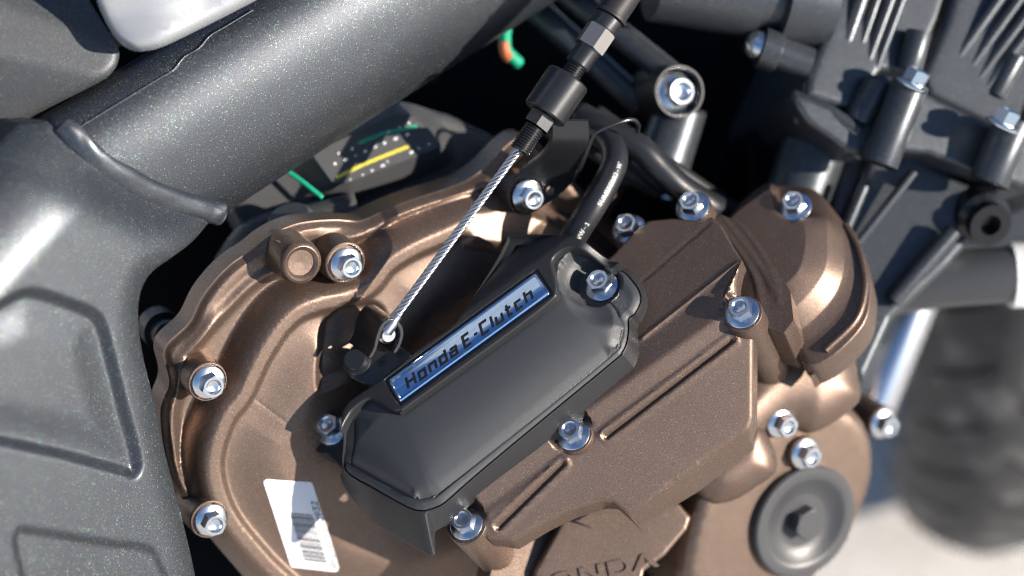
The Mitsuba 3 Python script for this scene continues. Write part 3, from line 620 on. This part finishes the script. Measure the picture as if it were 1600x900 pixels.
def sil_h(P):
    d = dline(P, sq, True); t = np.clip(d / 4, 0, 1); x = P[:, 0] - FT.p2([(230, 0)])[0, 0]
    up = np.clip(P[:, 1] - FT.p2([(200, 20)])[0, 1] - 0.28 * np.clip(x, -100, 400), 0, 400)
    return -6 + 4 * np.sqrt(1 - (1 - t) ** 2) + 2.5 * np.exp(-((x - 4) / 14) ** 2) * np.exp(-(up / 30) ** 2) + 120 * (1 - np.exp(-(up / 75) ** 1.5))
put(M + 'tank_trim', relief(FT, sq, sil_h, lambda P: sil_h(P) - 7, 1.5, rings=(0.1, 0.4, 1.0, 2.0, 4), grid=4), 'm_silver', True, 'light silver trim panel between fairing and frame tube')

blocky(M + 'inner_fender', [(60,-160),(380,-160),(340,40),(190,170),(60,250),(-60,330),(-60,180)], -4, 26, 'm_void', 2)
# ------------------------------------------------------------------ black cover with paint marks, behind the clutch cover
FA = Frame(unit((0.22, 0.05, 0.97)), (0.9, 0.4, 0), (580, 240, -62))
aq = FA.p2([(360,330),(380,290),(470,236),(560,190),(625,160),(700,176),(765,205),(820,240),(800,300),(700,340),(560,400),(400,400)], -12)
FB0 = FA.p2([(487,240),(620,177),(642,180),(668,200),(690,228),(545,285),(520,286)], 0)
box = np.array(Polygon(FB0).buffer(-2).buffer(2).exterior.coords)[:-1]
cover_o = np.array(Polygon(aq).buffer(-3).buffer(3).exterior.coords)[:-1]
def air_h(P):
    q = sdist(P, box); d = dline(P, cover_o, True); t = np.clip(d / 4, 0, 1)
    return smax(-12 - 4 * (1 - np.sqrt(1 - (1 - t) ** 2)) - 0.06 * np.clip(-q, 0, 60), -1.35 * np.clip(-q, 0, 30), 1.6)
AC = M + 'black_side_cover'
put(AC, relief(FA, cover_o, air_h, -40, 1.2, rings=(0.3, 1, 2, 4), grid=1.3, lines=[(np.vstack([box, box[:1]]), (0, 1, 2.5, 5, 8))]), 'm_cover', 40, 'matt black cover with green and yellow paint marks')
def mark(key, pts, w, m):
    q = np.array(LineString(FA.p2(pts, 0)).buffer(w, cap_style='flat').exterior.coords)[:-1]
    put(AC + key, relief(FA, q, lambda P: air_h(P) + 0.12 + 0.05 * (m == 'm_white_print'), lambda P: air_h(P), 0.7, grid=1.0), m, 40)
mark('__green_paint_mark', [(560,224),(600,208),(652,197)], 0.75, 'm_green')
mark('__yellow_paint_mark', [(525,278),(570,256),(640,228)], 0.75, 'm_yellow')
put(AC + '__green_paint_mark', tube(P3((448,267,-57),(474,285,-56),(504,309,-56)), 1.1, 8), 'm_green', True)
r3 = random.Random(3)
for t in np.linspace(0.02, 0.98, 9):
    for row, (x0, y0, x1, y1) in enumerate(((512,248,640,192),(520,258,648,204),(548,282,668,224))):
        if r3.random() < 0.45: continue
        x = x0 + (x1 - x0) * t + r3.uniform(-4, 4); y = y0 + (y1 - y0) * t; L = r3.uniform(1.5, 6)
        mark('__printed_dash', [(x, y), (x + L, y - L * 0.42)], 0.5, 'm_white_print')
put(AC + '__knob', lathe(px(452, 338, -42), (-0.2, 0.75, 0.62), [(13, -10), (11, -3), (9.6, 0), (8.8, 0.8), (1e-3, 0.8)], 36), 'm_cover', 40)
put(AC + '__lower_pipe', tube(P3((360,420,-70),(400,372,-62),(470,352,-58),(560,330,-60)), 9, 16), 'm_cover', True)
put(M + 'crankcase_stud', lathe(px(258, 520, -40), unit((0.45,-0.27,0.85)), [(9, -12), (9, -2), (6.5, -2), (6.5, 5), (5.5, 6), (1e-3, 6)], 24), 'm_black_satin', 35)

# ------------------------------------------------------------------ clutch lever
FL = Frame(NC, (1, 0, 0), (585, 545, -13))
FL2 = Frame(unit((-0.10, 0.16, 0.98)), (1, 0, 0), (590, 575, -19))
LV = M + 'clutch_lever'
arm = np.array(Polygon(FL2.p2([(537,575),(540,560),(552,546),(575,542),(600,548),(625,540),(650,560),(690,600),(680,640),(600,610),(560,596),(545,588)], 0)).buffer(-1.5).buffer(1.5).exterior.coords)[:-1]
put(LV, slab(FL2, arm, -9, -1.5, 0.7), 'm_coat', 40, 'black clutch lever with a folded clamp holding the cable end')
arch = curve(FL.p2([(578,560),(586,545),(590,528),(597,510),(609,501),(622,506),(628,520),(624,538),(616,552)], 6), 6)
aq2 = np.array(LineString(arch).buffer(0.85, cap_style='flat').exterior.coords)[:-1]
put(LV + '__folded_clamp', slab(FL, aq2, -16, 6.0, 0.35, 0.5), 'm_coat', 40)
pin_o = FL2.at(556, 563, 0)
put(LV + '__pin', lathe(pin_o, unit((-0.16, 0.30, 0.94)), [(6.4, -4), (6.4, -1.2), (6.0, -0.6), (4.9, -0.3), (4.9, 1.6), (4.5, 2.2), (1e-3, 2.2)], 36), 'm_coat', 30)
cw = FL.at(608, 524, 4)
put(LV + '__cable_swivel', lathe(cw, NC, [(1e-3, -14), (4.3, -14), (4.3, -1.5), (3.6, -1.0), (3.0, -0.2), (1e-3, -0.2)], 32), 'm_steel', 30)
# ------------------------------------------------------------------ clutch cable: wire, ferrule, thread, adjuster, nuts
wa, wb = px(617, 496, -9), px(822, 218, -12)
wd = unit(wb - wa); wlen = np.linalg.norm(wb - wa); a_, b_, _ = basis(wd); st = []
for k in range(5):
    t = np.linspace(0, 1, 220); an = 2 * np.pi * (k / 5 + t * wlen / 14.0)
    st.append(tube(wa + (wb - wa) * t[:, None] + 1.32 * (np.cos(an)[:, None] * a_ + np.sin(an)[:, None] * b_), 0.62, 8, smooth=False))
CA = M + 'clutch_cable'
put(CA + '__inner_wire', cat(st), 'm_steel', True, 'bare twisted steel wire of the clutch cable')
put(CA + '__wire_ferrule', lathe(px(613, 503, -9.2), wd, [(3.0, -5), (3.0, 0), (2.4, 1.2), (2.3, 3.6), (1.9, 4)], 20), 'm_steel', 35)
def thread(p, q, r, pitch=1.25):
    L = np.linalg.norm(q - p); n = int(L / pitch); pr = [(1e-3, 0)]
    for i in range(n): pr += [(r, i * pitch + 0.35), (r, i * pitch + 0.5), (r - 0.65, i * pitch + 0.95), (r - 0.65, i * pitch + 1.1)]
    return lathe(p, q - p, pr + [(1e-3, L)], 24)
ax0, ax1 = px(818, 226, -12), px(998, -40, -20)
ad = unit(ax1 - ax0); at = lambda y: ax0 + (ax1 - ax0) * ((226 - y) / 266.0)
put(CA + '__thread', thread(at(236), at(196), 4.6), 'm_coat', 25)
put(CA + '__lock_nut', hexa(at(198), ad, 11.0, 0, 6.2, turn=0.5), 'm_coat', 25)
put(CA + '__thread', thread(at(132), at(98), 4.6), 'm_coat', 25)
put(CA + '__lock_nut', hexa(at(137), ad, 12.2, 0, 5.6, turn=0.2), 'm_nut', 25)
put(CA + '__adjuster', cat([lathe(at(104), ad, [(4.9, 0), (5.5, 0.8), (5.5, 8), (6.0, 9.0), (6.0, 9.6)], 36), lathe(at(104), ad, [(6.6, 19.5), (6.7, 20), (6.7, 25), (6.2, 25.5), (1e-3, 25.5)], 36)]), 'm_coat', 30)
put(CA + '__adjuster_flats', hexa(at(104), ad, 12.2, 9.4, 19.7, turn=0.75, cham=1), 'm_nut', 25)
put(CA, lathe(at(28), ad, [(6.9, 0), (7.6, 0.4), (7.6, 1.6), (6.8, 2), (6.8, 70), (1e-3, 70)], 36), 'm_rubber', 35, 'black sheath of the clutch cable at the top')
# ------------------------------------------------------------------ bracket
FK2 = Frame(NC, (1, 0, 0), (825, 306, FC.at(824, 306, 6)[2]))
BR = M + 'cable_bracket'
bl = curve(P3((797,306,-47),(803,280,-45),(824,258,-40),(848,238,-32),(861,216,-25),(862,188,-21)), 6)
br = curve(P3((836,330,-50),(874,304,-47),(897,280,-43),(912,250,-35),(921,218,-27),(919,188,-22)), 6)
rws = []
for l, r_, t in zip(bl, br, np.gradient((bl + br) / 2, axis=0)):
    e = unit(r_ - l); k = unit(np.cross(e, t)); k = k if k[2] > 0 else -k
    rws.append(np.array([l, l + k * 0.3, l + e * 0.4 + k * 0.9, r_ - e * 0.4 + k * 0.9, r_ + k * 0.3, r_, r_ - k * 1.5, l - k * 1.5]))
put(BR, loft(rws, True, True), 'm_coat', 40, 'black steel bracket carrying the cable adjuster')
put(BR + '__barrel', lathe(at(196), ad, [(1e-3, 5.6), (9.2, 5.6), (9.9, 6.3), (9.9, 24.0), (9.3, 24.8), (1e-3, 24.8)], 40), 'm_coat', 35)
bolt(BR + '__bolt', FK2, 824, 306, 2.2)
put(BR + '__rivet', lathe(FK2.at(859, 298, 4.5), NC, [(2.2, 0), (2.0, 0.5), (1e-3, 0.8)], 20), 'm_bronze', 30)
put(BR + '__folded_edge', tube(P3((897,281,-41),(912,249,-33),(926,214,-26),(938,203,-24),(965,192,-24),(987,187,-27),(997,195,-32),(996,206,-38)), 1.0, 10), 'm_coat', True)
# ------------------------------------------------------------------ wiring
sp_ = curve(P3((872,418,-40),(899,366,-33),(923,328,-31),(946,288,-33),(960,255,-37),(957,230,-43),(940,212,-51),(912,204,-62)), 10)
SC = M + 'sensor_cable'
put(SC, tube(sp_, 5.8, 24, smooth=False), 'm_sheath', True, 'black round sensor cable with white print')
def on_cable(text, x, y, size, x2, y2, key):
    """lettering on the cable's side that faces the photographer"""
    i = np.argmin([np.hypot(*(q[:2] - px(x, y, q[2])[:2])) for q in sp_]); j = np.argmin([np.hypot(*(q[:2] - px(x2, y2, q[2])[:2])) for q in sp_])
    m = meshkit.text_mesh(text, size, 0.05); p = m.vertices; L = p[:, 0].max()
    s = np.linalg.norm(np.diff(sp_[i:j + 1], axis=0), axis=1).sum(); cum = np.r_[0, np.cumsum(np.linalg.norm(np.diff(sp_, axis=0), axis=1))]
    tt = cum[i] + p[:, 0] / L * (cum[j] - cum[i]); c = np.stack([np.interp(tt, cum, sp_[:, k]) for k in range(3)], 1)
    d = np.stack([np.interp(tt, cum, np.gradient(sp_[:, k])) for k in range(3)], 1); d /= np.linalg.norm(d, axis=1, keepdims=True)
    lft = np.cross([0, 0, 1.0], d); lft /= np.linalg.norm(lft, axis=1, keepdims=True); f = np.cross(d, lft)
    an = (p[:, 1] - 3.0) / 5.8; r = 5.82 + p[:, 2]
    put(key, trimesh.Trimesh(c + r[:, None] * (np.sin(an)[:, None] * lft + np.cos(an)[:, None] * f), m.faces, process=False), 'm_white_print', False)
on_cable('VW-1', 903, 368, 2.0, 917, 347, SC + '__print'); on_cable('SUMITOMO-W', 930, 322, 2.0, 962, 262, SC + '__print')
put(M + 'wiring_loom', tube(P3((905,180,-60),(950,205,-52),(1000,232,-50),(1030,262,-52),(1062,292,-55),(1110,322,-62),(1150,338,-80)), 6.3, 18), 'm_sheath', True, 'black wiring sleeve running down behind the bracket')
for k, q in enumerate([((930,175,-75),(985,215,-70),(1040,255,-72),(1090,290,-78),(1140,325,-90)), ((900,200,-62),(935,240,-58),(985,270,-62),(1030,300,-70))]):
    put(M + 'wiring_loom__wire', tube(P3(*q), 4.0, 12), 'm_rubber', True)
put(M + 'wiring_loom__green_wire', tube(P3((792,20,-90),(789,60,-88),(792,80,-88),(812,100,-92)), 2.8, 10), 'm_green', True)
put(M + 'wiring_loom__orange_wire', tube(P3((787,66,-86),(790,84,-86),(797,92,-86)), 2.4, 10), 'm_orange', True)

# ------------------------------------------------------------------ engine behind: crankcase, mount, throttle pipes
CC = M + 'crankcase'
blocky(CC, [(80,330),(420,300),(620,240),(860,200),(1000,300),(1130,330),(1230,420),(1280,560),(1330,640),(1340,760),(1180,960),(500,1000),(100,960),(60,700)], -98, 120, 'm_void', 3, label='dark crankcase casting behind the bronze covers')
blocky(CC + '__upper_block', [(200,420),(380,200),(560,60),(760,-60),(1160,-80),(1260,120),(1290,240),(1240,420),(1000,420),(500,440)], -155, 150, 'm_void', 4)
put(CC + '__top_flange', slab(FC, curve(fc([(930,300),(985,285),(1030,302),(1052,312),(1068,332),(1050,352),(1000,372),(950,380)], -22), 4, True), -50, -22, 2.0), 'm_bronze', 40)
bolt(CC + '__bolt', FC, 1040, 328, -21.5)
MT = M + 'engine_mount'
for a0, b0, r in (((845,-45,-95),(1050,118,-75),6.2), ((800,-20,-100),(1005,165,-92),6.5)):
    put(MT + '__strut', tube(P3(a0, b0), r, 20, smooth=False), 'm_block', True)
mo, mn = px(1062, 143, -66), unit((0.30, -0.06, 0.95))
put(MT, lathe(mo, mn, [(12.5, -34), (12.5, -2), (11.9, 0), (11.0, 0), (10.5, -1.0), (10.3, -9), (1e-3, -9)], 48), 'm_black_satin', 35, 'dark grey engine mounting eye with a bright bolt')
put(MT + '__bolt', bolt_mesh(mo - mn * 6, mn, 1.3, 0.4), 'm_zinc', 30)
put(MT + '__pillar', tube(P3((1066,165,-84),(1040,240,-84),(1022,285,-84)), [12, 13, 15], 20), 'm_block', True)
TB = M + 'throttle_body'
put(TB, lathe(px(1120, -22, -70), unit((0.93, -0.10, -0.2)), [(1e-3, -30), (20, -30), (21, 0), (21, 18), (19, 19), (19, 28), (24, 29), (24, 52), (1e-3, 53)], 40), 'm_block', 35, 'grey cast intake pipes at the top edge')
put(TB + '__pipe', lathe(px(1188, 74, -66), unit((0.93, -0.30, -0.1)), [(9.5, 0), (9.5, 8), (7.5, 9), (7.5, 24), (1e-3, 25)], 32), 'm_block', 35)
put(TB + '__cap_nut', lathe(px(1186, 72, -66), unit((-0.93, 0.22, 0.40)), [(7.2, -4), (7.2, 1), (6.2, 4), (4, 6), (1e-3, 6.8)], 32), 'm_zinc', 40)
# ------------------------------------------------------------------ cylinder block and head (out of focus)
CY = M + 'cylinder_block'
blocky(CY, [(1345,290),(1360,235),(1420,235),(1520,290),(1560,330),(1480,420),(1395,500),(1350,600),(1300,560),(1285,430)], -80, 130, 'm_block', 4, (0.06, 0.08, 0.99), 'grey finned cylinder block rising to the upper right, out of focus')
blocky(CY + '__gasket_flange', [(1232,142),(1262,150),(1345,185),(1372,112),(1418,122),(1450,145),(1540,190),(1620,225),(1620,300),(1540,275),(1450,240),(1380,235),(1330,240),(1260,190)], -66, 60, 'm_block', 3, (0.2, 0.1, 0.97))
put(CY + '__liner', tube(P3((1292,170,-94),(1212,410,-94)), 15.5, 28, smooth=False), 'm_block', True)
put(CY + '__liner', tube(P3((1345,230,-100),(1265,460,-100)), 10, 28, smooth=False), 'm_block', True)
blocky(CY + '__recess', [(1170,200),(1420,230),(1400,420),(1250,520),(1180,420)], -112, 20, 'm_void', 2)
put(CY + '__flange_edge', tube(P3((1236,150,-66),(1290,172,-63),(1345,208,-62)), 3.4, 14), 'm_block', True)
put(CY + '__flange_edge', tube(P3((1240,182,-68),(1290,206,-66),(1345,244,-66)), 3.2, 14), 'm_block', True)
CH = M + 'cylinder_head'
blocky(CH, [(1262,120),(1330,-60),(1500,-60),(1470,30),(1432,118),(1378,112),(1345,178),(1258,150)], -74, 120, 'm_block', 4, (0.25, 0.15, 0.95), 'grey cylinder head with long ribs, top right corner, out of focus')
blocky(CH + '__rear_half', [(1506,-60),(1760,-60),(1700,300),(1600,225),(1450,150),(1440,118),(1474,40)], -82, 120, 'm_block', 4, (0.15, 0.1, 0.97))
for a0, b0, r in (((1336,150),(1398,-20),2.6), ((1318,150),(1376,-20),2.2), ((1296,140),(1354,-30),4.0), ((1420,110),(1436,50),6.0), ((1368,110),(1416,-20),2.2)):
    put(CH + '__rib', tube(P3((*a0, -74.5), (*b0, -74.5)), r, 14, smooth=False), 'm_block', True)
for a0, b0, r in (((1464,135),(1574,-20),2.9), ((1486,147),(1606,-20),2.4), ((1504,156),(1636,-20),2.4), ((1520,164),(1660,-20),2.4), ((1556,150),(1588,88),4.5), ((1590,215),(1680,70),4)):
    put(CH + '__rib', tube(P3((*a0, -82.3), (*b0, -82.3)), r, 14, smooth=False), 'm_block', True)
put(CY + '__bolt_tower', tube(P3((1422,130,-58),(1374,256,-58)), 8.5, 24, smooth=False), 'm_block', True)
put(CY + '__bolt_tower', tube(P3((1372,130,-66),(1340,190,-66)), 7, 24, smooth=False), 'm_block', True)
put(CY + '__bolt_tower', tube(P3((1585,190,-64),(1545,285,-64)), 9, 24, smooth=False), 'm_block', True)
for x, y in ((1424, 133), (1566, 196)):
    put(CY + '__bolt', bolt_mesh(px(x, y, -55), unit((0.42, 0.86, 0.28)), 1.1, 0.3), 'm_zinc', 30)
for a0, b0, r in (((1340,380),(1428,268),2.2), ((1304,400),(1350,290),2.5), ((1395,470),(1490,360),4)):
    put(CY + '__rib', tube(P3((*a0, -74), (*b0, -74)), r, 14, smooth=False), 'm_block', True)
put(CY + '__drain_boss', lathe(px(1540, 345, -80), unit((0.2, -0.4, 0.9)), [(13, -20), (13, -2), (10, 0), (10, 6), (5, 6), (5, 0), (1e-3, 0)], 32), 'm_black_gloss', 35)
HO = M + 'coolant_hose'
put(HO, tube(P3((1385,450,-118),(1480,436,-112),(1600,428,-108),(1760,420,-108)), 13.5, 28), 'm_hose', True, 'grey rubber coolant hose, out of focus at the right edge')
put(HO + '__clamp', lathe(px(1577, 430, -110), (1, 0.03, 0.02), [(14, 0), (15.6, 0.5), (15.6, 14), (14, 14.5)], 32), 'm_clamp', 35)
put(M + 'fork_tube', tube(P3((1455,395,-190),(1348,660,-190)), 13.5, 32, smooth=False), 'm_fork', True, 'shiny fork tube behind the engine, out of focus')
blocky(M + 'radiator', [(1390,250),(1680,250),(1680,520),(1560,460),(1420,470)], -200, 40, 'm_block', 4, label='dark radiator behind the coolant hose, out of focus')
# ------------------------------------------------------------------ front wheel, standing on the ground far behind the engine
def ground_at(x, y):
    c = W([0, 0, D]); d = W(px(x, y, 0)) - c; return c + d * (c[2] / -d[2])
gc = ground_at(1538, 652)
wc_w = gc + np.array([0, 0, 0.31])
to_model = lambda w: np.array([(w - ORIGIN) @ VX, (w - ORIGIN) @ VY, (w - ORIGIN) @ VZ]) * 1000
wc = to_model(wc_w); waxis = unit(to_model(ORIGIN + np.array([0.94, -0.30, 0.0])))
tp = [(242, -48), (256, -59), (272, -60), (287, -51), (299, -36), (307, -18), (310, 0), (307, 18), (299, 36), (287, 51), (272, 60), (256, 59), (242, 48)]
WH = M + 'front_wheel'
put(WH + '__tyre', lathe(wc, waxis, curve(tp, 5), 120), 'm_tyre', True, 'worn black front tyre, strongly out of focus')
put(WH + '__rim', lathe(wc, waxis, [(247, -50), (240, -48), (225, -20), (222, 0), (225, 20), (240, 48), (247, 50)], 90), 'm_rim', True)
tread = []
for k in range(40):
    for s in (-1, 1):
        a = 2 * np.pi * (k + 0.5 * (s > 0)) / 40; aa, bb, nn = basis(waxis)
        pts = []
        for u in np.linspace(0, 1, 6):
            off = s * (8 + 38 * u); rr = np.interp(abs(off), [0, 18, 36, 51], [309.5, 306.5, 298.5, 286.5]); an = a + 0.09 * u
            pts.append(wc + rr * (np.cos(an) * aa + np.sin(an) * bb) + off * nn)
        tread.append(tube(pts, 2.0, 6, n=2))
put(WH + '__tread_grooves', cat(tread), 'm_void', True); labels[WH + '__tread_grooves'] = {'kind': 'stuff'}
put(WH + '__brake_disc', lathe(wc, waxis, [(110, 66), (150, 66), (150, 70), (110, 70)], 60), 'm_steel', 35)
